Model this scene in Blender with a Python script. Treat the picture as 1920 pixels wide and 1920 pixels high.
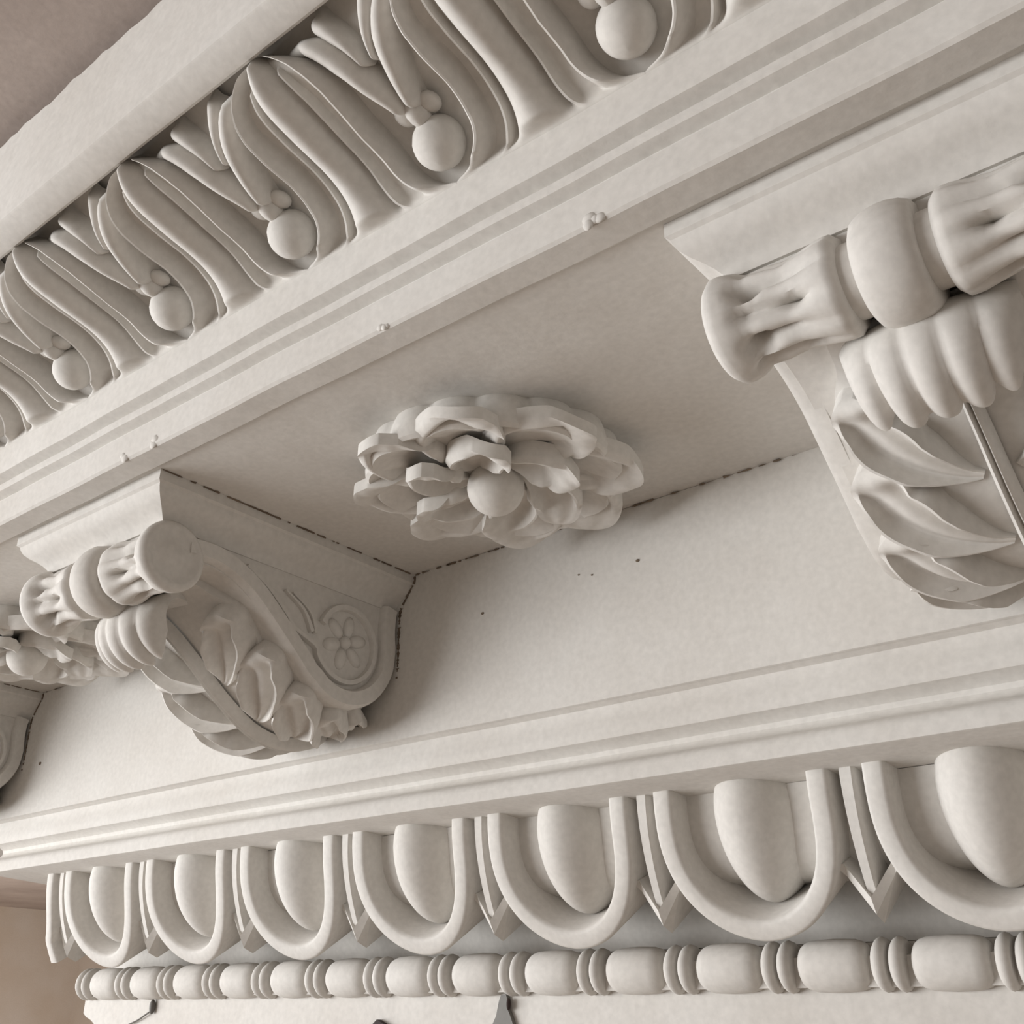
import bpy, math, random
import numpy as np
from mathutils import Matrix, Vector

for o in list(bpy.data.objects):
    bpy.data.objects.remove(o, do_unlink=True)

# ------------------------------------------------------------------ scale
# everything below is laid out in "modules" (bracket spacing = 1 module)
S = 0.5            # metres per module
scene = bpy.context.scene
COL = scene.collection
rng = np.random.default_rng(7)
random.seed(7)

# ------------------------------------------------------------------ camera
CAM = np.array([1.18838, -1.02962, -0.57914])
R = np.array([[0.7745031853, 0.6325076340, 0.0088830720],
              [-0.2625779330, 0.3342381164, -0.9051727518],
              [-0.5754977368, 0.6987266808, 0.4249510330]])
cam_data = bpy.data.cameras.new('camera')
cam = bpy.data.objects.new('camera', cam_data)
COL.objects.link(cam)
m = Matrix.Identity(4)
for i in range(3):
    m[i][0] = R[0][i]
    m[i][1] = -R[1][i]
    m[i][2] = -R[2][i]
    m[i][3] = CAM[i] * S
cam.matrix_world = m
cam_data.sensor_fit = 'HORIZONTAL'
cam_data.sensor_width = 36.0
cam_data.lens = 36.0 * 2050.1 / 1920.0
cam_data.clip_start = 0.01
scene.camera = cam

# ------------------------------------------------------------------ world and light
world = bpy.data.worlds.new('world')
scene.world = world
world.use_nodes = True
bg = world.node_tree.nodes['Background']
bg.inputs[0].default_value = (1.0, 0.92, 0.84, 1)
bg.inputs[1].default_value = 0.40


def area(name, loc, target, size, size_y, energy, color):
    ld = bpy.data.lights.new(name, 'AREA')
    ld.shape = 'RECTANGLE'
    ld.size = size
    ld.size_y = size_y
    ld.energy = energy
    ld.color = color
    lo = bpy.data.objects.new(name, ld)
    COL.objects.link(lo)
    lo.location = Vector(loc)
    d = Vector(target) - Vector(loc)
    lo.rotation_euler = d.to_track_quat('-Z', 'Y').to_euler()
    return lo


# daylight from a tall window in the room, low on the left
area('window_daylight', (-1.68, -1.50, -0.40), (0.15, -0.12, -0.12), 2.5, 0.95, 79, (0.97, 0.985, 1.0))

# unseen area lamp added as fill, to brighten the far end of the room
area('far_end_fill', (-2.9, 0.9, -0.9), (-4.4, 2.4, -0.9), 1.2, 1.4, 26, (1.0, 0.97, 0.93))

scene.view_settings.view_transform = 'Standard'
scene.view_settings.look = 'None'
scene.view_settings.gamma = 1.0
scene.view_settings.use_curve_mapping = False
scene.view_settings.exposure = 0.0


# ------------------------------------------------------------------ materials
def material(name, base, var, rough=0.75, bump=0.12, scale=9.0, speck=0.0, fine=260.0):
    mt = bpy.data.materials.new(name)
    mt.use_nodes = True
    nt = mt.node_tree
    N, L = nt.nodes, nt.links
    bs = N['Principled BSDF']
    bs.inputs['Roughness'].default_value = rough
    bs.inputs['Specular IOR Level'].default_value = 0.25
    geo = N.new('ShaderNodeNewGeometry')
    n1 = N.new('ShaderNodeTexNoise')
    n1.inputs['Scale'].default_value = scale
    n1.inputs['Detail'].default_value = 5
    n1.inputs['Roughness'].default_value = 0.6
    L.new(geo.outputs['Position'], n1.inputs['Vector'])
    r1 = N.new('ShaderNodeValToRGB')
    r1.color_ramp.elements[0].position = 0.3
    r1.color_ramp.elements[1].position = 0.7
    r1.color_ramp.elements[0].color = (*var, 1)
    r1.color_ramp.elements[1].color = (*base, 1)
    L.new(n1.outputs['Fac'], r1.inputs['Fac'])
    col = r1.outputs['Color']
    # fine grain of old distemper
    n2 = N.new('ShaderNodeTexNoise')
    n2.inputs['Scale'].default_value = fine
    n2.inputs['Detail'].default_value = 3
    L.new(geo.outputs['Position'], n2.inputs['Vector'])
    mx = N.new('ShaderNodeMix')
    mx.data_type = 'RGBA'
    mx.blend_type = 'MULTIPLY'
    mx.inputs[0].default_value = 0.22
    L.new(col, mx.inputs[6])
    L.new(n2.outputs['Fac'], mx.inputs[7])
    L.new(mx.outputs[2], bs.inputs['Base Color'])
    n3 = N.new('ShaderNodeTexNoise')
    n3.inputs['Scale'].default_value = 55.0
    n3.inputs['Detail'].default_value = 6
    L.new(geo.outputs['Position'], n3.inputs['Vector'])
    bp = N.new('ShaderNodeBump')
    bp.inputs['Strength'].default_value = bump
    bp.inputs['Distance'].default_value = 0.004
    L.new(n3.outputs['Fac'], bp.inputs['Height'])
    L.new(bp.outputs['Normal'], bs.inputs['Normal'])
    return mt


PLASTER = material('painted_plaster', (0.745, 0.719, 0.678), (0.67, 0.635, 0.588))
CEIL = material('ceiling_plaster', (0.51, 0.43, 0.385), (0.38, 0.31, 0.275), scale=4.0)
FARWALL = material('far_wall_plaster', (0.60, 0.53, 0.47), (0.50, 0.40, 0.31), scale=2.2)
DIRT_SHADE = material('crack_dirt_and_shade', (0.26, 0.20, 0.145), (0.12, 0.09, 0.065), rough=0.95, scale=40)  # dirt in cracks and pits, and the painted shade of the bracket joints
METAL = material('dull_metal', (0.22, 0.21, 0.19), (0.12, 0.11, 0.10), rough=0.5)
DARK = material('dark_rust', (0.05, 0.03, 0.025), (0.03, 0.02, 0.02), rough=0.7)


# ------------------------------------------------------------------ mesh helpers
def mesh(name, V, F, mat=PLASTER, sharp=40):
    V = np.asarray(V, dtype=float) * S
    me = bpy.data.meshes.new(name)
    me.from_pydata(V.tolist(), [], [list(map(int, f)) for f in F])
    me.validate()
    me.materials.append(mat)
    for poly in me.polygons:
        poly.use_smooth = True
    me.set_sharp_from_angle(angle=math.radians(sharp))
    me.update()
    return me


def fixn(me):
    import bmesh
    bm = bmesh.new()
    bm.from_mesh(me)
    bmesh.ops.remove_doubles(bm, verts=bm.verts, dist=1e-6)
    bmesh.ops.recalc_face_normals(bm, faces=bm.faces)
    bm.to_mesh(me)
    bm.free()
    me.update()
    return me


def obj(name, me, parent=None, loc=(0, 0, 0)):
    o = bpy.data.objects.new(name, me)
    COL.objects.link(o)
    o.location = Vector(loc) * S
    if parent is not None:
        o.parent = parent
    return o


def tag(o, label, cat, group=None):
    o['kind'] = 'thing'
    o['label'] = label
    o['category'] = cat
    if group:
        o['group'] = group
    return o


def struct(o, label):
    o['kind'] = 'structure'
    o['label'] = label
    return o


def grid(P, closed_u=False, closed_v=False, off=0):
    """faces of an (nu, nv) grid"""
    nu, nv = P.shape[:2]
    F = []
    for i in range(nu - (0 if closed_u else 1)):
        for j in range(nv - (0 if closed_v else 1)):
            a = i * nv + j
            b = i * nv + (j + 1) % nv
            c = ((i + 1) % nu) * nv + (j + 1) % nv
            d = ((i + 1) % nu) * nv + j
            F.append((off + a, off + b, off + c, off + d))
    return F


class MB:
    def __init__(self):
        self.V = []
        self.F = []

    def add(self, V, F):
        o = len(self.V)
        self.V += [tuple(v) for v in np.asarray(V, dtype=float)]
        self.F += [tuple(int(i) + o for i in f) for f in F]

    def addgrid(self, P, cu=False, cv=False):
        self.add(P.reshape(-1, 3), grid(P, cu, cv))

    def me(self, name, mat=PLASTER, sharp=40):
        return fixn_keep(name, self.V, self.F, mat, sharp)


def fixn_keep(name, V, F, mat, sharp):
    me = bpy.data.meshes.new(name)
    me.from_pydata((np.asarray(V) * S).tolist(), [], [list(f) for f in F])
    me.validate()
    fixn(me)
    me.materials.append(mat)
    for poly in me.polygons:
        poly.use_smooth = True
    me.set_sharp_from_angle(angle=math.radians(sharp))
    me.update()
    return me


def wob(x, amp, seed, freq=3.0):
    r = np.random.default_rng(seed)
    y = np.zeros_like(x)
    for k in range(6):
        y += r.normal() * np.sin(x * freq * (1.7 ** k) + r.uniform(0, 7)) / (1.4 ** k)
    return amp * y / 2.2


def extrude(name, prof, x0, x1, parent=None, mat=PLASTER, nx=60, amp=0.0012, sharp=35, seed=1, jag=None):
    """closed (y,z) profile drawn along X with a slight hand-run waviness; jag = {index:(ampy, ampz)}"""
    prof = np.array(prof, float)
    xs = np.linspace(x0, x1, nx)
    P = np.zeros((nx, len(prof), 3))
    for j, (y, z) in enumerate(prof):
        P[:, j, 0] = xs
        P[:, j, 1] = y
        P[:, j, 2] = z
        P[:, j, 1] += wob(xs, amp, seed * 31 + 1)
        P[:, j, 2] += wob(xs, amp, seed * 31 + 2)
        if jag and j in jag:
            r = np.random.default_rng(seed + j * 5)
            n = r.normal(size=nx)
            n = np.convolve(n, [.25, .5, .25], 'same')
            P[:, j, 2] += jag[j] * n + wob(xs, jag[j], seed + j, 9)
    mb = MB()
    mb.addgrid(P, cv=True)
    n = len(prof)
    mb.F.append(tuple(range(n)))
    mb.F.append(tuple((nx - 1) * n + k for k in reversed(range(n))))
    return obj(name, mb.me(name, mat, sharp), parent)


def smooth_curve(pts, n, closed=False):
    """Catmull-Rom resampled to n points, even arc length"""
    pts = np.array(pts, float)
    ext = np.vstack([2 * pts[0] - pts[1], pts, 2 * pts[-1] - pts[-2]])
    out = []
    for i in range(1, len(ext) - 2):
        p0, p1, p2, p3 = ext[i - 1:i + 3]
        for t in np.linspace(0, 1, 24, endpoint=False):
            out.append(0.5 * ((2 * p1) + (-p0 + p2) * t + (2 * p0 - 5 * p1 + 4 * p2 - p3) * t * t
                              + (-p0 + 3 * p1 - 3 * p2 + p3) * t ** 3))
    out.append(pts[-1])
    out = np.array(out)
    d = np.r_[0, np.cumsum(np.linalg.norm(np.diff(out, axis=0), axis=1))]
    s = np.linspace(0, d[-1], n)
    return np.stack([np.interp(s, d, out[:, k]) for k in range(out.shape[1])], 1)


def unit(v):
    return v / np.maximum(np.linalg.norm(v, axis=-1, keepdims=True), 1e-9)


def leaflet(C, B, N, w, hfun, nb=13, skirt=0.012, mb=None):
    """spoon-shaped blade: centre line C, width dir B, normal N (all (n,3)), half width w (n,), hfun(a,b)->height"""
    n = len(C)
    a = np.linspace(0, 1, n)
    b = np.linspace(-1, 1, nb)
    P = np.zeros((n, nb + 2, 3))
    for j, bb in enumerate(b):
        h = hfun(a, np.full(n, bb))
        P[:, j + 1] = C + B * (w * bb)[:, None] + N * h[:, None]
    P[:, 0] = P[:, 1] - N * skirt
    P[:, -1] = P[:, -2] - N * skirt
    mb = mb or MB()
    # closing end caps
    first = P[:1].copy()
    first[0] = P[0] - N[0] * skirt
    last = P[-1:].copy()
    last[0] = P[-1] - N[-1] * skirt
    mb.addgrid(np.concatenate([first, P, last], 0))
    return mb


def ellipsoid(c, r, axes=None, nu=14, nv=10):
    th = np.linspace(0, 2 * np.pi, nu, endpoint=False)
    ph = np.linspace(0.02, np.pi - 0.02, nv)
    P = np.zeros((nv, nu, 3))
    for i, p_ in enumerate(ph):
        P[i, :, 0] = r[0] * np.sin(p_) * np.cos(th)
        P[i, :, 1] = r[1] * np.sin(p_) * np.sin(th)
        P[i, :, 2] = r[2] * np.cos(p_)
    if axes is not None:
        P = P @ np.array(axes)
    return P + np.array(c)


def add_ellipsoid(mb, c, r, axes=None, nu=14, nv=10):
    P = ellipsoid(c, r, axes, nu, nv)
    o = len(mb.V)
    mb.addgrid(P, cv=True)
    mb.F.append(tuple(o + k for k in range(nu)))
    mb.F.append(tuple(o + (nv - 1) * nu + k for k in range(nu)))


def tube(mb, pts, r, nseg=8):
    pts = np.array(pts, float)
    n = len(pts)
    r = np.full(n, r) if np.isscalar(r) else np.array(r)
    T = unit(np.gradient(pts, axis=0))
    up = np.array([0.13, 0.31, 0.94])
    A = unit(np.cross(T, up))
    Bv = np.cross(T, A)
    th = np.linspace(0, 2 * np.pi, nseg, endpoint=False)
    P = pts[:, None] + r[:, None, None] * (A[:, None] * np.cos(th)[None, :, None] + Bv[:, None] * np.sin(th)[None, :, None])
    o = len(mb.V)
    mb.addgrid(P, cv=True)
    mb.F.append(tuple(o + k for k in range(nseg)))
    mb.F.append(tuple(o + (n - 1) * nseg + k for k in range(nseg)))


def ribbon(mb, pts, nrm, w0, seed, gap=0.35):
    """broken dark line lying on a surface: small irregular patches along pts"""
    r = np.random.default_rng(seed)
    pts = np.array(pts, float)
    T = unit(np.gradient(pts, axis=0))
    Bv = unit(np.cross(T, np.array(nrm)[None]))
    n = len(pts)
    w = w0 * np.clip(0.55 + 0.45 * r.normal(size=n), 0.12, 1.6)
    on = np.convolve(r.normal(size=n), np.ones(3) / 3, 'same') > -0.45 + gap
    lift = 0.0012
    for i in range(n - 1):
        if not on[i]:
            continue
        q = [pts[i] - Bv[i] * w[i], pts[i] + Bv[i] * w[i], pts[i + 1] + Bv[i + 1] * w[i + 1], pts[i + 1] - Bv[i + 1] * w[i + 1]]
        q2 = [v + np.array(nrm) * lift for v in q]
        mb.add(q + q2, [(4, 5, 6, 7), (0, 1, 5, 4), (1, 2, 6, 5), (2, 3, 7, 6), (3, 0, 4, 7), (3, 2, 1, 0)])


def copy_tree(o, parent=None):
    c = o.copy()
    COL.objects.link(c)
    c.parent = parent
    for ch in list(o.children):
        copy_tree(ch, c)
    return c


# =================================================================== THE SETTING
XL, XR = -1.45, 1.75


def box(name, a, b, mat, parent=None):
    x0, y0, z0 = a
    x1, y1, z1 = b
    V = [(x0, y0, z0), (x1, y0, z0), (x1, y1, z0), (x0, y1, z0), (x0, y0, z1), (x1, y0, z1), (x1, y1, z1), (x0, y1, z1)]
    F = [(3, 2, 1, 0), (4, 5, 6, 7), (0, 1, 5, 4), (1, 2, 6, 5), (2, 3, 7, 6), (3, 0, 4, 7)]
    return obj(name, mesh(name, V, F, mat), parent)


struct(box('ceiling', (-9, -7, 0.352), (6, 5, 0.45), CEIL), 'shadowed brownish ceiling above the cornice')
struct(box('wall_left', (-9.2, -7, -4.5), (-9, 5, 0.36), FARWALL), 'brown blurred far wall beyond the end of the cornice')
struct(box('wall_far', (-9.2, 5, -4.5), (6, 5.2, 0.36), FARWALL), 'brown far wall behind the pier')
struct(box('floor', (-9, -7, -4.6), (6, 5, -4.5), FARWALL), 'brown floor far below the cornice')

# wall that carries the cornice: the band behind the brackets and the mouldings under it
wall_prof = [(0.30, 0.0), (0.0, 0.0), (0.0, -0.2335), (0.003, -0.2350), (0.30, -0.2350)]
struct(extrude('wall_back', wall_prof, XL, XR, nx=90, amp=0.0010, seed=3), 'smooth plaster band behind the brackets')
fillets = [(0.003, -0.2350), (0.011, -0.2385), (0.0125, -0.243), (0.010, -0.255),
           (0.008, -0.264), (0.0075, -0.2735), (0.0095, -0.2775), (0.020, -0.2815), (0.0275, -0.2865), (0.0290, -0.292), (0.0265, -0.2975), (0.018, -0.3030),
           (0.009, -0.3070), (0.0055, -0.3110), (0.004, -0.3160), (0.004, -0.3295), (0.0065, -0.3305), (0.130, -0.3385), (0.30, -0.3385), (0.30, -0.2350)]
struct(extrude('trim_5', fillets, -0.93, XR, nx=90, amp=0.0010, seed=3), 'pair of stepped plaster fillets between the bracket band and the egg row')

# soffit between the brackets
struct(extrude('trim_1', [(0.30, 0.0), (0.30, 0.05), (-0.427, 0.05), (-0.427, 0.0)], XL, XR, nx=80, amp=0.0005, seed=4),
       'flat plaster soffit between the carved brackets')

# corona with two small steps
corona = [(-0.427, 0.05), (-0.427, -0.0025), (-0.430, -0.0045), (-0.4575, -0.0035), (-0.4605, -0.001), (-0.461, 0.004),
          (-0.460, 0.0330), (-0.4575, 0.0355), (-0.4530, 0.0385), (-0.4535, 0.0410), (-0.4600, 0.0428), (-0.4655, 0.0445), (-0.467, 0.0465), (-0.467, 0.0530), (-0.4645, 0.0560),
          (-0.4585, 0.0590), (-0.4590, 0.0620), (-0.4670, 0.0638), (-0.4725, 0.0655), (-0.474, 0.0685), (-0.474, 0.1035), (-0.462, 0.108), (-0.445, 0.125), (-0.445, 0.2), (-0.44, 0.2), (-0.427, 0.06)]
struct(extrude('trim_2', corona, XL, XR, nx=160, amp=0.0013, seed=5), 'stepped plaster fascia running above the bracket soffit')

# crowning fascia with a ragged top edge
top = [(-0.632, 0.215), (-0.636, 0.184), (-0.640, 0.1805), (-0.645, 0.1805), (-0.6645, 0.1875), (-0.6665, 0.1890), (-0.667, 0.192),
       (-0.665, 0.327), (-0.655, 0.3345), (-0.45, 0.338), (-0.45, 0.215)]
struct(extrude('trim_3', top, XL, XR, nx=420, amp=0.0016, seed=6, jag={7: 0.0022, 8: 0.002}),
       'plain crowning fascia with a chipped ragged upper edge')

# plate under the bead row, its lower left corner broken away
px = [(-0.800, -0.530), (-0.800, -0.566), (-0.790, -0.572), (-0.772, -0.5775), (-0.748, -0.590), (-0.74, -0.62), (-0.74, -0.75), (XR, -0.75), (XR, -0.530)]
V = [(x, 0.172, z) for x, z in px] + [(x, 0.23, z) for x, z in px]
n = len(px)
F = [tuple(range(n)), tuple(range(2 * n - 1, n - 1, -1))] + [(i, n + i, n + (i + 1) % n, (i + 1) % n) for i in range(n)]
mbp = MB()
mbp.add(V, F)
plate = obj('trim_4', mbp.me('trim_4'))
struct(plate, 'plain plaster strip under the bead row with a broken corner')
struct(box('wall_core', (-0.70, 0.262, -4.5), (XR, 0.6, 0.35), FARWALL), 'rough wall core behind the cornice')

# dirt lines and pits (parts of the setting)
soffit = bpy.data.objects['trim_1']
wall = bpy.data.objects['wall_back']
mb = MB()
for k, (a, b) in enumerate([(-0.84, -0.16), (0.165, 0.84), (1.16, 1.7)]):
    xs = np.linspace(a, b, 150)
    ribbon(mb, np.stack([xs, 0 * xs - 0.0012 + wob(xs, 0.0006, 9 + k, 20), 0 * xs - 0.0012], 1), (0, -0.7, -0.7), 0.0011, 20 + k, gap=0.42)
obj('crack', mb.me('crack', DIRT_SHADE), soffit)
pit = MB()
add_ellipsoid(pit, (0, 0, 0), (0.0030, 0.0012, 0.0022), nu=8, nv=5)
pit_me = pit.me('pit', DIRT_SHADE)
for x, y, z, k in [(0.536, -0.0004, -0.074, 0.9), (0.449, -0.0004, -0.071, 0.5), (0.469, -0.0004, -0.076, 0.5), (0.292, -0.0004, -0.087, 0.9), (-0.799, -0.0004, -0.143, 1.5)]:
    o = obj('pit', pit_me, wall, (x, y, z))
    o.scale = (k, 1, k)
bpy.data.objects['wall_core'].name = 'wall_rear'
# plaster scabs on the fascia arris
fascia = bpy.data.objects['trim_2']
for i, (x, z, k) in enumerate([(0.800, -0.001, 1.0), (0.563, 0.001, 0.6), (0.207, 0.002, 0.9), (0.145, 0.003, 0.8)]):
    mb = MB()
    r = np.random.default_rng(40 + i)
    for q in range(5):
        add_ellipsoid(mb, (r.normal() * 0.004 * k, r.normal() * 0.0008, r.normal() * 0.003 * k), (0.008 * k * r.uniform(.6, 1), 0.0022, 0.006 * k * r.uniform(.6, 1)), nu=9, nv=7)
    obj('plaster_scab', mb.me('plaster_scab'), fascia, (x, -0.460, z))


# =================================================================== LEAF MOULDING
A0, A1 = np.array([-0.474, 0.104]), np.array([-0.628, 0.1965])
LEN = float(np.linalg.norm(A1 - A0))
TD = (A1 - A0) / LEN
ND = np.array([-TD[1], TD[0]])
if ND[1] > 0:
    ND = -ND
AMP = 0.010
PER = 0.2
FLOOR = -0.016       # the leaves are cut back into the band


def cyma(s):
    s = np.asarray(s, float)
    sc = np.clip(s, 0, 1)
    off = -AMP * np.sin(2 * np.pi * sc)
    return A0[None] + TD[None] * (s * LEN)[:, None] + ND[None] * off[:, None]


def cyma_n(s):
    e = 1e-3
    t = cyma(np.asarray(s) + e) - cyma(np.asarray(s) - e)
    t = unit(t)
    nn = np.stack([-t[:, 1], t[:, 0]], 1)
    nn[nn[:, 1] > 0] *= -1
    return nn


def on_cyma(x, s, h):
    """x, s, h arrays of the same length -> points"""
    x, s, h = np.broadcast_arrays(np.asarray(x, float), np.asarray(s, float), np.asarray(h, float))
    sh = x.shape
    p = cyma(s.ravel())
    q = p + cyma_n(s.ravel()) * (h.ravel() + FLOOR)[:, None]
    return np.stack([x.ravel(), q[:, 0], q[:, 1]], 1).reshape(*sh, 3)


ss = np.linspace(-0.02, 1.06, 26)
pc = cyma(ss) + cyma_n(ss) * FLOOR
back = [(pc[-1][0] + 0.05, pc[-1][1] + 0.06), (pc[0][0] + 0.06, pc[0][1] + 0.09), (pc[0][0] + 0.03, pc[0][1])]
leafband = extrude('leaf_frieze', [tuple(q) for q in pc] + back, XL, XR, nx=40, amp=0.0006, seed=8, sharp=30)
tag(leafband, 'band of carved pointed leaves with balls between them under the crowning fascia', 'moulding')

HW_S = [.25, .35, .45, .6, .72, .8, .87, .92, .955, .98, 1.0]
HW_V = [.288, .278, .272, .285, .285, .262, .215, .155, .10, .05, .004]
sd = np.linspace(-.05, 1.0, 500)
hd = np.interp(sd, HW_S, HW_V)
hd[8:-8] = np.convolve(np.pad(hd, 8, mode='edge'), np.ones(17) / 17, 'valid')[8:-8]
RB, SB = 0.0424, 0.25          # the leaf edges close in a loop under each ball
ring = 0.5 - np.sqrt(np.clip(RB ** 2 - ((SB - sd) * LEN) ** 2, 0, 1)) / PER
hd = np.where(sd < SB, ring, hd)
hd[::1] = np.convolve(np.pad(hd, 4, mode='edge'), np.ones(9) / 9, 'valid')


def leaf_hw(s):
    return np.interp(s, sd, hd) * PER


RIDGE = 0.030


def make_leaf():
    ns, nv = 70, 61
    s = np.r_[np.linspace(-0.04, 0.15, 22), np.linspace(0.165, 0.85, 32), np.linspace(0.86, 1.0, 16)]
    v = np.linspace(-1, 1, nv)
    Sg, Vg = np.meshgrid(s, v, indexing='ij')
    X = Vg * leaf_hw(Sg)
    av = np.abs(Vg)
    foot = -FLOOR
    edge = 1 - 0.55 * np.clip((av - 0.90) / 0.10, 0, 1) ** 2
    rid = RIDGE * np.exp(-((av - 0.88) / 0.105) ** 2)
    rid = np.where(av > 0.88, RIDGE * edge, rid)
    base = 0.006 + 0.006 * np.clip((Sg - 0.5) / 0.5, 0, 1)
    tong = 0.033 * np.clip(1 - (Vg / 0.36) ** 2, 0, 1) ** 0.6
    fil = 0.022 * np.exp(-((av - 0.45) / 0.05) ** 2) * np.clip((0.97 - Sg) / 0.1, 0, 1)
    H = np.maximum(np.maximum(base, rid), np.maximum(tong, fil))
    # channels run down to the foot and stop against the plain fillet
    f = np.clip((Sg - 0.005) / 0.065, 0, 1)
    f = f * f * (3 - 2 * f)
    H = H * f + foot * (1 - f)
    # tip: the leaf swells forward
    H += 0.010 * np.exp(-((Sg - 0.86) / 0.14) ** 2) * (1 - 0.4 * av)
    H = np.where(Sg > 0.95, H * np.clip(1.0 - (Sg - 0.95) / 0.14, 0, 1), H)
    P = on_cyma(X, Sg, H)
    lo = on_cyma(X[:, :1], Sg[:, :1], -0.004 + 0 * H[:, :1])
    hi = on_cyma(X[:, -1:], Sg[:, -1:], -0.004 + 0 * H[:, :1])
    mb = MB()
    mb.addgrid(np.concatenate([lo, P, hi], 1))
    return mb.me('leaf', sharp=50)


def lobe_mesh(name, pts, w, crown, sink=-0.006):
    """raised stalk following (x,s) points on the band"""
    q = smooth_curve(pts, 22)
    wv = np.interp(np.linspace(0, 1, 22), np.linspace(0, 1, len(w)), w)
    sx = unit(np.gradient(np.stack([q[:, 0], q[:, 1] * LEN], 1), axis=0))
    nb = 11
    b = np.linspace(-1, 1, nb)
    Xg = q[:, 0][:, None] + (-sx[:, 1])[:, None] * wv[:, None] * b[None]
    Sg = q[:, 1][:, None] + (sx[:, 0])[:, None] * wv[:, None] * b[None] / LEN
    Hg = sink + (np.array(crown)[None] if np.ndim(crown) else crown) * np.sqrt(1 - b[None] ** 2 * 0.999) * np.interp(np.linspace(0, 1, 22), [0, .12, .9, 1], [0.5, 1, 1, 0.45])[:, None] - sink * 0
    return on_cyma(Xg, Sg, Hg)


def make_calyx():
    mb = MB()
    for sg in (-1, 1):
        mb.addgrid(lobe_mesh('c', [(0.005 * sg, 0.38), (0.009 * sg, 0.50), (0.016 * sg, 0.62), (0.025 * sg, 0.75), (0.040 * sg, 0.865), (0.060 * sg, 0.930), (0.074 * sg, 0.930)],
                             [0.007, 0.010, 0.012, 0.013, 0.014, 0.012, 0.007], 0.036))
        mb.addgrid(lobe_mesh('c', [(0.004 * sg, 0.66), (0.012 * sg, 0.80), (0.026 * sg, 0.93), (0.036 * sg, 0.99)], [0.003, 0.007, 0.011, 0.012], 0.030))
    return mb.me('calyx', sharp=60)


def make_bud():
    mb = MB()
    c = on_cyma(np.array([0.0, -0.014, 0.014]), np.array([0.372, 0.382, 0.382]), np.array([0.014, 0.010, 0.010]))
    add_ellipsoid(mb, c[0], (0.010, 0.016, 0.012))
    add_ellipsoid(mb, c[1], (0.010, 0.012, 0.007))
    add_ellipsoid(mb, c[2], (0.010, 0.012, 0.007))
    mb.addgrid(lobe_mesh('s', [(0, 0.24), (0, 0.32), (0, 0.43)], [0.006, 0.007, 0.006], 0.022))
    return mb.me('bud', sharp=60)


def make_ball():
    mb = MB()
    c = on_cyma(np.array([0.0]), np.array([0.205]), np.array([0.013]))[0]
    add_ellipsoid(mb, c, (0.0245, 0.0245, 0.0250), nu=20, nv=14)
    return mb.me('ball', sharp=60)


leaf_me, calyx_me, bud_me, ball_me = make_leaf(), make_calyx(), make_bud(), make_ball()
TIP0 = 0.163
for k in range(-8, 7):
    x = TIP0 + PER * k
    obj('leaf', leaf_me, leafband, (x, 0, 0))
    if k < 6:
        obj('calyx', calyx_me, leafband, (x + PER / 2, 0, 0))
        obj('bud', bud_me, leafband, (x + PER / 2, 0, 0))
        obj('ball', ball_me, leafband, (x + PER / 2, 0, 0))


# =================================================================== EGG AND DART
EZ0, EH = -0.3345, 0.1565
DEEP = 0.040


def ov(t):
    t = np.asarray(t, float)
    return np.stack([0.060 + 0.052 * np.clip(t, 0, 2) ** 1.9, EZ0 - EH * t], -1)


def ov_n(t):
    e = 1e-3
    d = unit(ov(np.asarray(t) + e) - ov(np.asarray(t) - e))
    nn = np.stack([d[..., 1], -d[..., 0]], -1)
    nn = np.where(nn[..., :1] > 0, -nn, nn)
    return nn


def on_ov(x, t, h):
    x, t, h = np.broadcast_arrays(np.asarray(x, float), np.asarray(t, float), np.asarray(h, float))
    q = ov(t) + ov_n(t) * h[..., None]
    return np.stack([x, q[..., 0], q[..., 1]], -1)


EX0, EPER = -0.643, 0.2505
EGG_L = -0.832
tt = np.linspace(0, 1.0, 18)
chan = on_ov(np.zeros(18), tt, -DEEP + 0.004 - 0.092 * tt ** 6)
prof = [(c[1], c[2]) for c in chan]
prof = [(prof[0][0], -0.3368)] + [q for q in prof if -0.4905 < q[1] < -0.339] + [(0.235, -0.4912), (0.26, -0.4912), (0.26, -0.3368)]
eggband = extrude('egg_and_dart_frieze', prof, EGG_L, XR, nx=30, amp=0.0004, seed=11, sharp=40)
tag(eggband, 'row of large plaster eggs in looped frames with darts between', 'moulding')


def egg_shape(t):
    return np.where(t < 0.2, np.sqrt(np.clip(1 - ((0.2 - t) / 0.62) ** 2, 0, 1)), np.sqrt(np.clip(1 - np.abs((t - 0.2) / 0.735) ** 2.05, 0, 1)))


def make_egg():
    t = 0.935 - 0.955 * (np.linspace(0, 1, 30) ** 1.35)
    ph = np.linspace(-math.pi / 2, math.pi / 2, 25)
    sh = egg_shape(t)
    Tg, Pg = np.meshgrid(t, ph, indexing='ij')
    X = 0.052 * sh[:, None] * np.sin(Pg)
    H = -DEEP - 0.035 + (0.083 * sh[:, None] ** 0.8) * np.cos(Pg)
    mb = MB()
    mb.addgrid(on_ov(X, Tg, H))
    return mb.me('egg', sharp=60)


def frame_half(t):
    return 0.0945 * np.clip(1 - np.clip((t - 0.20) / 0.775, 0, 1) ** 2.7, 0, 1) ** 0.52


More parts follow.
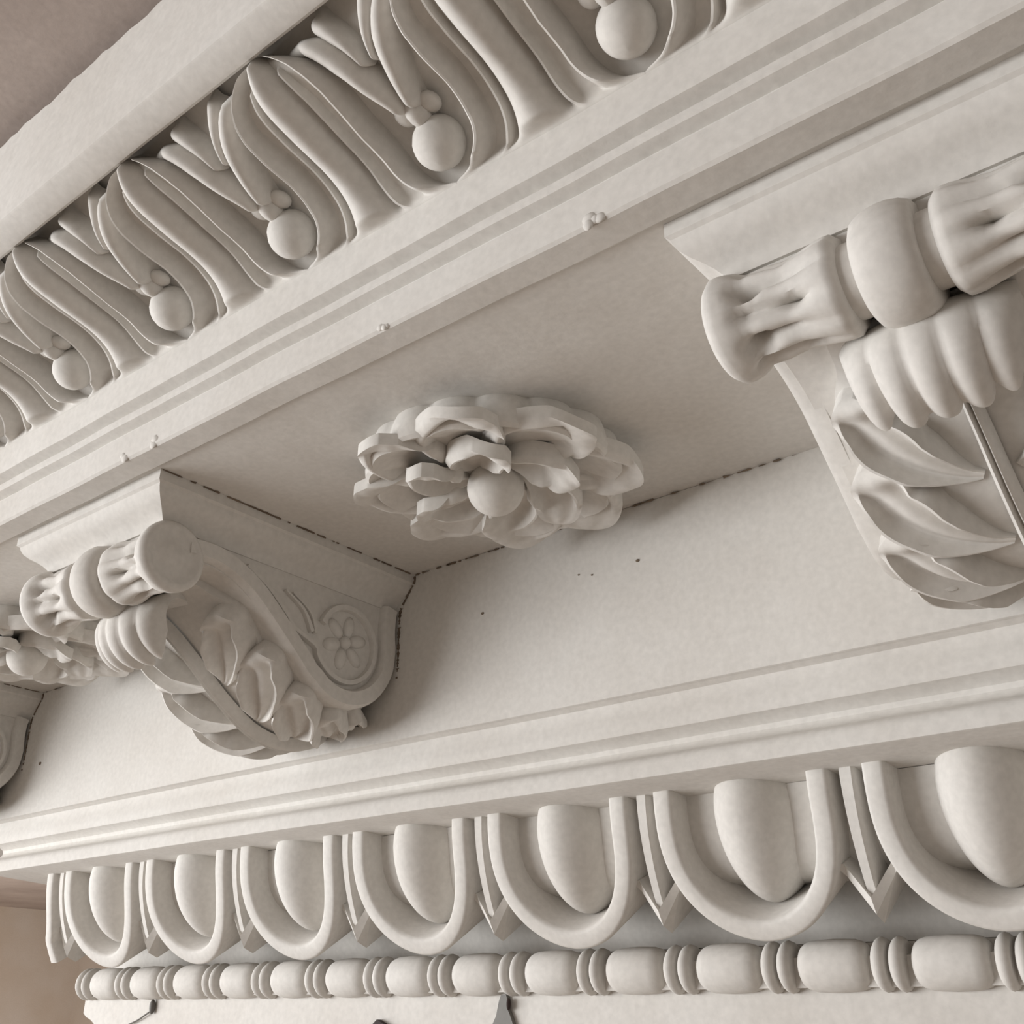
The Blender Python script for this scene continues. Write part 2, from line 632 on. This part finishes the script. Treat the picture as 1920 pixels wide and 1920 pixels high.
def frame_mesh(name, only_right=False):
    a = np.linspace(0, 1, 70)
    # right branch from the top down to the middle, then up the left one
    tt_ = 0.975 * np.sin(a * math.pi / 2) ** 0.9 if False else None
    th = np.linspace(0, 1, 40)
    t = np.r_[np.linspace(-0.02, 0.7, 24), 0.975 - 0.275 * (1 - np.linspace(0.04, 1, 22)) ** 2]
    x = frame_half(t)
    pr = np.stack([x, t], 1)
    pr[-1] = (0, 0.975)
    full = pr if only_right else np.concatenate([pr, (pr[::-1] * np.array([-1, 1]))[1:]], 0)
    d = np.r_[0, np.cumsum(np.linalg.norm(np.diff(full * np.array([1, EH]), axis=0), axis=1))]
    sN = np.linspace(0, d[-1], 90 if not only_right else 45)
    full = np.stack([np.interp(sN, d, full[:, k]) for k in range(2)], 1)
    if only_right:
        full[:, 0] = np.maximum(full[:, 0], (EGG_L - (EX0 - EPER)) + 0.0135)
        full = full[full[:, 1] < 0.955]
    g = unit(np.gradient(full * np.array([1, EH]), axis=0))
    wx, wt = -g[:, 1], g[:, 0]
    taper = 0.0115 + 0.001 * np.cos(np.linspace(0, 2 * math.pi, len(full)))
    sec = [(-1.04, -DEEP - 0.085), (-1.0, -0.006), (-0.86, -0.0015), (-0.6, 0.0), (0.6, 0.0), (0.86, -0.0015), (1.0, -0.006), (1.04, -DEEP - 0.085)]
    P = np.zeros((len(full), len(sec), 3))
    for j, (w_, h_) in enumerate(sec):
        P[:, j] = on_ov(full[:, 0] + wx * taper * w_, full[:, 1] + wt * taper * w_ / EH, np.full(len(full), h_))
    mb = MB()
    mb.addgrid(P)
    n = len(sec)
    mb.F.append(tuple(range(n)))
    mb.F.append(tuple((len(full) - 1) * n + k for k in range(n)))
    return mb.me(name, sharp=45)


def make_dart():
    mb = MB()
    t = np.linspace(-0.02, 0.84, 20)
    wv = np.interp(t, [0, .4, .84], [0.0085, 0.0072, 0.006])
    sec = [(-1.1, -DEEP - 0.06), (-1, -0.010), (-0.7, -0.006), (0.7, -0.006), (1, -0.010), (1.1, -DEEP - 0.06)]
    P = np.zeros((len(t), len(sec), 3))
    for j, (w_, h_) in enumerate(sec):
        P[:, j] = on_ov(wv * w_, t, np.full(len(t), h_))
    mb.addgrid(P)
    return mb.me('dart_stem', sharp=45)


def make_head():
    mb = MB()
    out = [(-0.037, 0.615), (-0.0255, 0.70), (0.0, 0.985), (0.0255, 0.70), (0.037, 0.615), (0.026, 0.62), (0.0, 0.80), (-0.026, 0.62)]
    hts = [-0.014, -0.016, -0.012, -0.016, -0.014, -0.016, 0.001, -0.016]
    x = np.array([o[0] for o in out])
    t = np.array([o[1] for o in out])
    topv = on_ov(x, t, np.array(hts))
    low = on_ov(x * 1.08, t, np.full(8, -DEEP - 0.085))
    mid = on_ov(np.array([0.0]), np.array([0.90]), np.array([0.0]))
    V = np.concatenate([topv, low, mid], 0)
    F = [(i, (i + 1) % 8, 8 + (i + 1) % 8, 8 + i) for i in range(8)]
    F += [(0, 1, 7), (1, 6, 7), (1, 16, 6), (1, 2, 16), (2, 3, 16), (3, 6, 16), (3, 5, 6), (3, 4, 5)]
    mb.add(V, F)
    return mb.me('dart_head', sharp=20)


egg_me, frame_me, dart_me, head_me = make_egg(), frame_mesh('egg_frame'), make_dart(), make_head()
half_me = frame_mesh('egg_frame', True)
obj('egg_frame', half_me, eggband, (EX0 - EPER, 0, 0))
for k in range(0, 9):
    x = EX0 + EPER * k
    obj('egg', egg_me, eggband, (x, 0, 0))
    obj('egg_frame', frame_me, eggband, (x, 0, 0))
for k in range(-1, 8):
    x = EX0 + EPER * (k + 0.5)
    obj('dart_stem', dart_me, eggband, (x, 0, 0))
    obj('dart_head', head_me, eggband, (x, 0, 0))


# =================================================================== BEAD AND REEL
BY, BZ, BR = 0.166, -0.5185, 0.0268
BPER = 0.1248
RX0 = 0.222
beadband = extrude('bead_and_reel_frieze', [(0.182, -0.4955), (0.182, -0.505), (0.160, -0.510), (0.160, -0.540), (0.26, -0.540), (0.26, -0.4955)], -0.800, XR, nx=30, amp=0.0003, seed=12)
tag(beadband, 'row of barrel beads and paired discs below the egg row', 'moulding')


def lathe_x(prof, nseg=24):
    th = np.linspace(0, 2 * np.pi, nseg, endpoint=False)
    P = np.zeros((len(prof), nseg, 3))
    for i, (x, r) in enumerate(prof):
        P[i, :, 0] = x
        P[i, :, 1] = BY + r * np.cos(th)
        P[i, :, 2] = BZ + r * np.sin(th)
    mb = MB()
    mb.addgrid(P, cv=True)
    mb.F.append(tuple(range(nseg)))
    mb.F.append(tuple((len(prof) - 1) * nseg + k for k in range(nseg)))
    return mb


bl = 0.0375
bead_prof = [(-bl, 0.017), (-bl + 0.002, 0.0205), (-bl + 0.006, 0.0235), (-bl + 0.014, 0.0258), (0, BR), (bl - 0.014, 0.0258), (bl - 0.006, 0.0235), (bl - 0.002, 0.0205), (bl, 0.017)]
bead_me = lathe_x(bead_prof).me('bead', sharp=50)
rl = 0.0068
reel_prof = [(-rl, 0.019), (-rl, 0.022), (-rl * 0.6, 0.0255), (0, 0.0272), (rl * 0.6, 0.0255), (rl, 0.022), (rl, 0.019)]
reel_me = lathe_x(reel_prof).me('reel', sharp=50)
for k in range(-8, 11):
    x = RX0 + BPER * k
    for d in (-0.0095, 0.0095):
        obj('reel', reel_me, beadband, (x + d, 0, 0))
    obj('bead', bead_me, beadband, (x + BPER / 2, 0, 0))


# =================================================================== BRACKETS
def arc(c, r, a0, a1, n):
    a = np.radians(np.linspace(a0, a1, n))
    return np.stack([c[0] + r * np.cos(a), c[1] + r * np.sin(a)], 1)


def make_abacus():
    prof = [(0.0, 0.0), (0.0, -0.0125), (0.0035, -0.0150), (0.0045, -0.019), (0.0075, -0.0245), (0.0135, -0.0300), (0.0205, -0.0345), (0.0270, -0.0395), (0.0320, -0.0450), (0.0335, -0.0500)]
    mb = MB()
    rings = []
    for ins, z in prof:
        xw, yf = 0.16 - ins, -0.42 + ins
        pts = []
        for k in range(9):
            pts.append((-xw, yf * k / 8.0, z))
        for k in range(1, 9):
            pts.append((-xw + 2 * xw * k / 8.0, yf, z))
        for k in range(1, 9):
            pts.append((xw, yf * (1 - k / 8.0), z))
        rings.append(pts)
    P = np.array(rings)
    P[..., 1] += 0.0
    mb.addgrid(P, cv=True)
    n = P.shape[1]
    mb.F.append(tuple(range(n)))
    mb.F.append(tuple((len(prof) - 1) * n + k for k in range(n)))
    return mb.me('abacus', sharp=38)


VC, VR = np.array([-0.089, -0.1175]), 0.0885
ROLL = np.array([-0.371, -0.0865])


def outline():
    pts = [(0.0, -0.045), (0.0, -0.0535), (-0.008, -0.060), (-0.0085, -0.072)]
    a = arc(VC, VR, 22, -112, 26)
    a[:, 0] = np.minimum(a[:, 0], -0.0005)
    S_ = smooth_curve([tuple(a[-1]), (-0.150, -0.182), (-0.180, -0.158), (-0.212, -0.130), (-0.243, -0.105), (-0.279, -0.0865), (-0.312, -0.079), (-0.345, -0.080)], 26)
    pts += [tuple(q) for q in a] + [tuple(q) for q in S_[1:]] + [(-0.375, -0.075), (-0.385, -0.045)]
    return np.array(pts)


def make_console():
    o = outline()
    n = len(o)
    hw = 0.1245
    V = [(-hw, y, z) for y, z in o] + [(hw, y, z) for y, z in o]
    mb = MB()
    mb.add(V, [tuple(range(n)), tuple(range(2 * n - 1, n - 1, -1))] + [(i, (i + 1) % n, n + (i + 1) % n, n + i) for i in range(n)])
    return mb.me('console', sharp=35)


def side_strip(path, w0, w1, x0, x1, side):
    """flat raised moulding on a bracket cheek following a (y,z) path"""
    q = np.array(path)
    g = unit(np.gradient(q, axis=0))
    nn = np.stack([-g[:, 1], g[:, 0]], 1)
    n = len(q)
    w = np.linspace(w0, w1, n)
    sec = [(-1, x0), (-1, x0 + 0.7 * (x1 - x0)), (-0.72, x1), (0.72, x1), (1, x0 + 0.7 * (x1 - x0)), (1, x0)]
    P = np.zeros((n, len(sec), 3))
    for j, (a, x) in enumerate(sec):
        P[:, j, 0] = side * x
        P[:, j, 1:] = q + nn * (a * w)[:, None]
    P[..., 1] = np.minimum(P[..., 1], -0.0003)
    mb = MB()
    mb.addgrid(P)
    k = len(sec)
    mb.F.append(tuple(range(k)))
    mb.F.append(tuple((n - 1) * k + i for i in range(k)))
    return mb


def spiral(c, r0, r1, a0, a1, n):
    a = np.radians(np.linspace(a0, a1, n))
    r = np.linspace(r0, r1, n)
    return np.stack([c[0] + r * np.cos(a), c[1] + r * np.sin(a)], 1)


def make_volute(side):
    # S-shaped rim: from the front roll along the arch, under the big volute and round it
    S_ = smooth_curve([(-0.350, -0.066), (-0.312, -0.064), (-0.279, -0.072), (-0.243, -0.090), (-0.205, -0.120), (-0.172, -0.148), (-0.140, -0.177)], 26)
    sp = spiral(VC, 0.0760, 0.0755, -131, -8, 28)
    path = np.concatenate([S_[::2], sp[::2], np.array([(-0.0135, -0.110), (-0.0155, -0.094), (-0.0165, -0.078), (-0.0160, -0.062), (-0.0140, -0.050)])], 0)
    path = smooth_curve(path, 90)
    mb = side_strip(path, 0.0125, 0.0125, 0.116, 0.1365, side)
    return mb.me('scroll_rim', sharp=40)


def make_scroll_line(side):
    S_ = smooth_curve([(-0.262, -0.062), (-0.228, -0.080), (-0.195, -0.106), (-0.172, -0.128)], 14)
    sp = spiral(VC, 0.0565, 0.050, -168, 45, 36)
    sp2 = spiral(VC, 0.050, 0.046, 45, 165, 22)
    path = smooth_curve(np.concatenate([S_[:-1], sp, sp2[1:]], 0)[::2], 80)
    mb = side_strip(path, 0.0032, 0.0048, 0.118, 0.1315, side)
    for d in (0.014, 0.026):
        p2 = smooth_curve([(-0.212 + d, -0.073 - 0.002), (-0.180 + d, -0.093), (-0.157 + d * 0.6, -0.118)], 14)
        m2 = side_strip(p2, 0.0015, 0.0040, 0.118, 0.1300, side)
        mb.add(m2.V, m2.F)
    return mb.me('scroll_fillet', sharp=40)


def make_eye(side):
    mb = MB()
    x = 0.1235 * side
    th = np.linspace(0, 2 * np.pi, 6, endpoint=False) + 0.3
    for a in th:
        c = (x, VC[0] + 0.0235 * math.cos(a), VC[1] + 0.0235 * math.sin(a))
        d = np.array([0, math.cos(a), math.sin(a)])
        e = np.array([0, -math.sin(a), math.cos(a)])
        add_ellipsoid(mb, c, (0.0075, 0.0165, 0.0095), axes=[np.array([1, 0, 0]), d, e], nu=10, nv=8)
    add_ellipsoid(mb, (x, VC[0], VC[1]), (0.0105, 0.0095, 0.0095), nu=12, nv=9)
    return mb.me('volute_flower', sharp=60)


def make_bolster(side):
    """leaf-wrapped end of the front roll, flaring outwards"""
    nx, nt = 22, 64
    u = np.linspace(0, 1, nx)
    th = np.linspace(0, 2 * np.pi, nt, endpoint=False)
    x = 0.0345 + u * 0.1035
    r = np.interp(u, [0, .05, .13, .40, .60, .72, .80, .90, .97, 1.0], [0.034, 0.0395, 0.0395, 0.0345, 0.0370, 0.0365, 0.0410, 0.0432, 0.0432, 0.039])
    P = np.zeros((nx, nt, 3))
    for i in range(nx):
        fl = 0.0085 * np.clip(u[i] * 2.2, 0, 1) * (1 - np.clip((u[i] - 0.72) / 0.1, 0, 1))
        lob = np.abs(np.sin(5.0 * th + 0.9 * u[i] + 0.4))
        rr = r[i] - fl * (1 - lob ** 0.6) * 1.5
        # three drilled eyes towards the outer end
        ey = np.exp(-((u[i] - 0.66) / 0.075) ** 2) * np.clip(np.cos(5 * (th - 0.55)) - 0.35, 0, 1) / 0.65
        ey = ey + 0.6 * np.exp(-((u[i] - 0.33) / 0.07) ** 2) * np.clip(np.cos(5 * (th - 1.15)) - 0.6, 0, 1) / 0.4
        rr = rr - 0.020 * ey
        P[i, :, 0] = side * x[i]
        P[i, :, 1] = ROLL[0] + rr * np.cos(th)
        P[i, :, 2] = ROLL[1] + rr * np.sin(th)
    # dished end
    ends = []
    for k, (f, xx) in enumerate([(0.90, 0.1385), (0.78, 0.1345), (0.50, 0.1340), (0.40, 0.1365), (0.05, 0.1375)]):
        Q = P[-1:].copy()
        Q[0, :, 0] = side * xx
        Q[0, :, 1] = ROLL[0] + 0.038 * f * np.cos(th)
        Q[0, :, 2] = ROLL[1] + 0.038 * f * np.sin(th)
        ends.append(Q)
    mb = MB()
    PP = np.concatenate([P] + ends, 0)
    mb.addgrid(PP, cv=True)
    mb.F.append(tuple(range(nt)))
    mb.F.append(tuple((len(PP) - 1) * nt + k for k in range(nt)))
    return mb.me('bolster', sharp=55)


def make_belt():
    prof = [(-0.042, 0.029), (-0.0225, 0.029), (-0.0225, 0.036), (-0.020, 0.0405), (-0.0145, 0.0435), (-0.007, 0.0455), (0.0, 0.0460), (0.007, 0.0455), (0.0145, 0.0435), (0.020, 0.0405), (0.0225, 0.036), (0.0225, 0.029), (0.042, 0.029)]
    nt = 40
    th = np.linspace(0, 2 * np.pi, nt, endpoint=False)
    P = np.zeros((len(prof), nt, 3))
    for i, (x, r) in enumerate(prof):
        P[i, :, 0] = x
        P[i, :, 1] = ROLL[0] + r * np.cos(th)
        P[i, :, 2] = np.minimum(ROLL[1] + r * np.sin(th), -0.049)
    mb = MB()
    mb.addgrid(P, cv=True)
    mb.F.append(tuple(range(nt)))
    mb.F.append(tuple((len(prof) - 1) * nt + k for k in range(nt)))
    return mb.me('belt', sharp=40)


LP = smooth_curve([(-0.002, -0.190), (-0.030, -0.2135), (-0.080, -0.2255), (-0.130, -0.2165), (-0.180, -0.187), (-0.225, -0.152), (-0.268, -0.121), (-0.305, -0.103), (-0.335, -0.102)], 200)
LT = unit(np.gradient(LP, axis=0))
LN = np.stack([LT[:, 1], -LT[:, 0]], 1)
LN[LN[:, 1] > 0.3] *= -1


def on_leaf(u, t, h):
    """u across (modules), t along 0..1, h outwards"""
    u, t, h = np.broadcast_arrays(np.asarray(u, float), np.asarray(t, float), np.asarray(h, float))
    f = np.clip(t, 0, 1) * 199
    yz = np.stack([np.interp(f, np.arange(200), LP[:, k]) for k in range(2)], -1)
    nn = unit(np.stack([np.interp(f, np.arange(200), LN[:, k]) for k in range(2)], -1))
    hh = h - 1.6 * u ** 2
    q = yz + nn * hh[..., None]
    return np.stack([u, np.minimum(q[..., 0], -0.0005), q[..., 1]], -1)


def make_blade():
    t = np.linspace(0, 1, 44)
    b = np.linspace(-1, 1, 21)
    hw = 0.098 + 0.007 * np.abs(np.sin(t * math.pi * 4.6)) - 0.03 * np.clip((t - 0.8) / 0.2, 0, 1)
    Tg, Bg = np.meshgrid(t, b, indexing='ij')
    U = Bg * hw[:, None]
    P = on_leaf(U, Tg, 0.0 * U - 0.002)
    lo = on_leaf(U, Tg, 0.0 * U - 0.020)
    mb = MB()
    mb.addgrid(np.concatenate([lo[:, :1], P, lo[:, -1:]], 1))
    return mb.me('leaf_blade', sharp=50)


def make_midrib():
    t = np.linspace(0.0, 0.93, 50)
    hw = np.interp(t, [0, .5, .93], [0.0110, 0.0080, 0.006])
    b = np.linspace(-1, 1, 13)
    Tg, Bg = np.meshgrid(t, b, indexing='ij')
    H = 0.022 * np.sqrt(1 - 0.98 * Bg ** 2) - 0.009 * np.exp(-(Bg / 0.22) ** 2) - 0.002
    mb = MB()
    mb.addgrid(on_leaf(Bg * hw[:, None], Tg, H))
    return mb.me('midrib', sharp=60)


def spoon_w(a):
    return np.where(a < 0.58, 0.16 + 0.84 * np.sin(np.clip(a / 0.58, 0, 1) * math.pi / 2) ** 1.3, np.sqrt(np.clip(1 - ((a - 0.58) / 0.43) ** 2, 0, 1)))


def make_leaflet(t0, t1, u1, W, side, lift, fingers=3):
    n = 30
    a = np.linspace(0, 1, n) ** 0.85
    uc = 0.014 + (u1 - 0.014) * np.sin(a * math.pi / 2) ** 0.9
    tc = t0 + (t1 - t0) * a ** 1.15
    du, dt = np.gradient(uc), np.gradient(tc) * 0.44
    L = np.sqrt(du ** 2 + dt ** 2)
    bu, bt = dt / L, -du / L            # width direction (towards the root of the leaf)
    w = W * spoon_w(a)
    nb = 25
    b = np.linspace(-1, 1, nb)
    Ag, Bg = np.meshgrid(a, b, indexing='ij')
    ab = np.abs(Bg)
    # edge is cut into rounded fingers
    cut = 1 - 0.30 * np.clip(Ag - 0.15, 0, 1) * (1 - np.abs(np.cos(Ag * math.pi * (fingers + 0.5))) ** 0.7) * ab
    U = uc[:, None] + bu[:, None] * w[:, None] * Bg * cut
    T = tc[:, None] + bt[:, None] * w[:, None] * Bg * cut / 0.44
    tipf = np.clip((1.0 - Ag) / 0.28, 0, 1)
    rimb = np.exp(-((ab - 0.80) / 0.20) ** 2) * tipf ** 0.7
    rima = np.exp(-((Ag - 0.93) / 0.13) ** 2) * 0.9
    rim = lift * np.maximum(rimb * np.clip(Ag * 3, 0, 1), rima)
    vein = 0.0035 * np.cos(Bg * math.pi * 2.0) * np.sin(Ag * math.pi) * tipf * (ab < 0.75)
    H = 0.001 + rim + vein + 0.011 * np.sin(Ag * math.pi * 0.9)
    U2, T2 = np.clip(U, 0.004, 0.128), T
    P = on_leaf(side * U2, T2, H)
    lo = on_leaf(side * U2, T2, H * 0 - 0.010)
    G = np.concatenate([lo[:, :1], P, lo[:, -1:]], 1)
    G0 = lo[-1:]
    G = np.concatenate([G, np.concatenate([G0[:, :1], G0, G0[:, -1:]], 1)], 0)
    mb = MB()
    mb.addgrid(G)
    return mb.me('leaflet', sharp=55)


def make_curl():
    """overturned tip of the acanthus leaf"""
    na, nb = 34, 45
    al = np.radians(np.linspace(70, 305, na))
    b = np.linspace(-1, 1, nb)
    cx = np.array([-0.315, -0.1385])
    a = np.linspace(0, 1, na)
    Ag, Bg = np.meshgrid(a, b, indexing='ij')
    flute = np.abs(np.cos(Bg * math.pi * 2.5)) ** 0.7
    # scalloped edge: the angle reached depends on the finger
    reach = np.radians(70) + (np.radians(225) - np.radians(26) * (1 - flute) - np.radians(55) * np.abs(Bg) ** 2) * Ag
    r = (0.0420 + 0.0040 * Ag - 0.0095 * (1 - flute) * np.clip(Ag * 2.0 - 0.75, 0, 1)) * (1 - 0.10 * Ag)
    hw = np.interp(a, [0, .3, .6, 1], [0.050, 0.062, 0.066, 0.060])
    back = 0.020 * np.abs(Bg) ** 2.2
    Y = cx[0] + back + r * np.cos(reach) * np.where(np.cos(reach) < 0, 1.08, 0.7)
    Z = cx[1] + r * np.sin(reach) * np.where(np.sin(reach) < 0, 1.12, 0.9) + 0.008 * np.abs(Bg) ** 2
    X = Bg * hw[:, None]
    P = np.stack([X, Y, Z], -1)
    # inner skin for thickness
    ctr = np.stack([X, 0 * Y + cx[0] + back, 0 * Z + cx[1]], -1)
    Q = P + unit(ctr - P) * 0.009
    mb = MB()
    n0 = len(mb.V)
    top_ = np.concatenate([P, P[-1:] * 0 + Q[-1:], Q[::-1][1:]], 0)
    mb.addgrid(np.concatenate([top_], 0))
    # sides
    o = len(mb.V)
    for j in (0, nb - 1):
        G = np.stack([P[:, j], Q[:, j]], 1)
        mb.addgrid(G)
    return mb.me('leaf_tip', sharp=60)


parts = [('abacus', make_abacus()), ('console', make_console())]
for sd_ in (-1, 1):
    parts += [('scroll_rim', make_volute(sd_)), ('scroll_fillet', make_scroll_line(sd_)), ('volute_flower', make_eye(sd_)), ('bolster', make_bolster(sd_))]
parts += [('belt', make_belt())]
leaf_parts = [('midrib', make_midrib()), ('leaf_tip', make_curl())]
for sd_ in (-1, 1):
    for (t0, t1, u1, W, lf) in [(0.00, 0.15, 0.095, 0.024, 0.012), (0.09, 0.30, 0.101, 0.028, 0.015), (0.22, 0.47, 0.102, 0.032, 0.017), (0.38, 0.65, 0.097, 0.033, 0.018), (0.56, 0.83, 0.085, 0.031, 0.018)]:
        leaf_parts.append(('leaflet', make_leaflet(t0, t1, u1, W, sd_, lf)))
blade_me = make_blade()

# dark strips painting in the gap shade where bracket meets wall / soffit
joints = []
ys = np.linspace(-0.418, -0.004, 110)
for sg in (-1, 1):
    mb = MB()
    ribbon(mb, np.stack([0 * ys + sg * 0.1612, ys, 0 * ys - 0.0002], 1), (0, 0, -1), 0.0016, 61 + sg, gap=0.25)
    joints.append(mb.me('soffit_joint_shade', DIRT_SHADE))
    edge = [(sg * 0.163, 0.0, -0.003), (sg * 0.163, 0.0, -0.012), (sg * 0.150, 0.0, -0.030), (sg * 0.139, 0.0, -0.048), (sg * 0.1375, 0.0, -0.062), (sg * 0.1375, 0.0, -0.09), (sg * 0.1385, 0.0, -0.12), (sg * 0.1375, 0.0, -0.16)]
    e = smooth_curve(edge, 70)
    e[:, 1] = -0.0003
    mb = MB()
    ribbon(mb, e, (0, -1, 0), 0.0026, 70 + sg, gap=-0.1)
    joints.append(mb.me('wall_joint_shade', DIRT_SHADE))

LAB = {0: 'carved scroll bracket with both its leafy front roll and its scrolled side in full view',
       1: 'largest carved scroll bracket cut by the right edge of the photo',
       -1: 'carved scroll bracket of which only the back corner shows at the left edge'}
proto = None
for k in (0, 1, -1):
    if proto is None:
        root = bpy.data.objects.new('scroll_bracket', None)
        COL.objects.link(root)
        root.empty_display_size = 0.05
        for nm, me in parts:
            obj(nm, me, root)
        blade = obj('acanthus_leaf', blade_me, root)
        for nm, me in leaf_parts:
            obj(nm, me, blade)
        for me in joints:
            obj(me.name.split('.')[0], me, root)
        proto = root
    else:
        root = copy_tree(proto)
    root.location = Vector((k * 1.0, 0, 0)) * S
    tag(root, LAB[k], 'bracket', 'scroll brackets under the cornice')


# =================================================================== ROSETTES
def polar(r, a, h):
    r, a, h = np.broadcast_arrays(np.asarray(r, float), np.asarray(a, float), np.asarray(h, float))
    return np.stack([r * np.cos(a), r * np.sin(a), -h], -1)


def rose_petal(r0, r1, a0, swirl, W, h0, h1, lift, skirt, curl=0.0, n=24, nb=17, fingers=2.0, name='petal'):
    a = 1 - (1 - np.linspace(0, 1, n)) ** 1.7
    b = np.linspace(-1, 1, nb)
    rr = r0 + (r1 - r0) * a
    ang = a0 + swirl * a ** 1.3
    C = polar(rr, ang, h0 + (h1 - h0) * a)
    T = unit(np.gradient(C, axis=0))
    N = np.tile(np.array([0, 0, -1.0]), (n, 1))
    B = unit(np.cross(N, T))
    w = W * np.maximum(spoon_w(a), 0.05)
    Ag, Bg = np.meshgrid(a, b, indexing='ij')
    ab = np.abs(Bg)
    tipf = np.clip((1.0 - Ag) / 0.30, 0, 1)
    rimb = np.exp(-((ab - 0.78) / 0.22) ** 2) * np.clip(Ag * 2.2, 0, 1) * tipf ** 0.7
    rima = np.exp(-((Ag - 0.93) / 0.16) ** 2) * 0.9
    H = lift * np.maximum(rimb, rima) + curl * np.clip((Ag - 0.5) / 0.5, 0, 1) ** 2 - lift * 0.45 * np.sin(Ag * math.pi) * (1 - Bg ** 2) + 0.0030 * np.cos(Bg * math.pi * 2.0) * Ag * tipf * (ab < 0.75)
    cut = 1 + 0 * Ag
    P = C[:, None] + B[:, None] * (w[:, None] * Bg * cut)[..., None] + N[:, None] * H[..., None]
    lo = P.copy()
    lo[..., 2] = np.minimum(np.maximum(P[..., 2] + skirt, -10), -0.0)
    G = np.concatenate([lo[:, :1], P, lo[:, -1:]], 1)
    last = np.concatenate([lo[-1:, :1], lo[-1:], lo[-1:, -1:]], 1)
    first = np.concatenate([lo[:1, :1], lo[:1], lo[:1, -1:]], 1)
    mb = MB()
    mb.addgrid(np.concatenate([first, G, last], 0))
    return mb.me(name, sharp=55)


def make_backplate():
    nt = 192
    th = np.linspace(0, 2 * np.pi, nt, endpoint=False)
    sc = 0.1400 + 0.010 * np.abs(np.cos(8.0 * th + 0.4)) ** 0.5 + 0.003 * np.cos(3 * th)
    rings = [(0.955, 0.0), (0.98, 0.012), (1.0, 0.028), (0.992, 0.037), (0.965, 0.0405), (0.90, 0.036), (0.72, 0.024), (0.05, 0.026)]
    P = np.zeros((len(rings), nt, 3))
    for i, (f, h) in enumerate(rings):
        P[i] = polar(sc * f, th, h)
    mb = MB()
    mb.addgrid(P, cv=True)
    mb.F.append(tuple(range(nt)))
    mb.F.append(tuple((len(rings) - 1) * nt + k for k in range(nt)))
    return mb.me('backplate', sharp=40)


def make_boss():
    mb = MB()
    add_ellipsoid(mb, (0, 0, -0.042), (0.0335, 0.0335, 0.0335), nu=26, nv=18)
    return mb.me('boss', sharp=60)


bp_me, boss_me = make_backplate(), make_boss()
NP = 8
outer = [rose_petal(0.040, 0.157, 2 * math.pi * k / NP, 0.66, 0.050, 0.022, 0.032, 0.015, 0.014, curl=0.002, n=40, nb=27, name='outer_petal') for k in range(NP)]
inner = [rose_petal(0.026, 0.096, 2 * math.pi * (k + 0.4) / 6, 0.95, 0.033, 0.026, 0.043, 0.017, 0.018, curl=0.004, n=36, nb=25, name='inner_petal') for k in range(6)]
ROS = {0: 'round flower rosette with a central ball on the soffit between the two large brackets',
       -1: 'shaded flower rosette at the left edge, half hidden behind a bracket'}
for k in (0, -1):
    root = bpy.data.objects.new('soffit_rosette', None)
    COL.objects.link(root)
    root.empty_display_size = 0.05
    obj('backplate', bp_me, root)
    for me in outer:
        obj('outer_petal', me, root)
    for me in inner:
        obj('inner_petal', me, root)
    obj('boss', boss_me, root)
    root.location = Vector((0.484 + k, -0.203, 0)) * S
    root.scale = (0.955, 0.955, 0.955)
    tag(root, ROS[k], 'rosette', 'soffit rosettes')


# =================================================================== SMALL FITTINGS ON THE STRIP
mb = MB()
add_ellipsoid(mb, (0, -0.004, 0), (0.0055, 0.005, 0.0115), nu=14, nv=10)
nail = obj('nail', mb.me('nail', METAL), None, (-0.581, 0.171, -0.5560))
tag(nail, 'small grey nail head in the strip with a thin wire tied to it', 'nail')
mb = MB()
tube(mb, smooth_curve([(-0.583, 0.166, -0.563), (-0.600, 0.166, -0.570), (-0.617, 0.167, -0.5765), (-0.640, 0.167, -0.583), (-0.668, 0.167, -0.590)], 24), 0.0014, 7)
wire = obj('wire', mb.me('wire', METAL))
tag(wire, 'thin dark wire hanging down to the left from the nail', 'wire')
hook = bpy.data.objects.new('wall_hook', None)
COL.objects.link(hook)
hook.location = Vector((0.198, 0.171, -0.556)) * S
tag(hook, 'grey metal picture hook on the strip below the middle of the bead row', 'hook')
mb = MB()
prof = [(-0.004, 0.013), (0.004, 0.013), (0.007, 0.006), (0.008, -0.006), (0.012, -0.013), (0.017, -0.024), (0.019, -0.06), (-0.022, -0.06), (-0.020, -0.026), (-0.012, -0.012), (-0.008, 0.004)]
V = [(x, -0.006, z) for x, z in prof] + [(x, 0.001, z) for x, z in prof]
n = len(prof)
mb.add(V, [tuple(range(n)), tuple(range(2 * n - 1, n - 1, -1))] + [(i, n + i, n + (i + 1) % n, (i + 1) % n) for i in range(n)])
obj('hook_plate', mb.me('hook_plate', METAL), hook)
mb = MB()
add_ellipsoid(mb, (0.0095, -0.007, 0.0015), (0.0028, 0.003, 0.0075), nu=10, nv=8)
obj('hook_pin', mb.me('hook_pin', DARK), hook)
mb = MB()
prof = [(0.0, 0.0), (0.034, -0.014), (0.034, -0.05), (-0.016, -0.05), (-0.016, -0.012)]
V = [(x, -0.008, z) for x, z in prof] + [(x, 0.0, z) for x, z in prof]
n = len(prof)
mb.add(V, [tuple(range(n)), tuple(range(2 * n - 1, n - 1, -1))] + [(i, n + i, n + (i + 1) % n, (i + 1) % n) for i in range(n)])
br = obj('iron_cleat', mb.me('iron_cleat', DARK), None, (-0.032, 0.1715, -0.5735))
tag(br, 'dark pointed iron cleat peeking up at the bottom edge left of the hook', 'cleat')
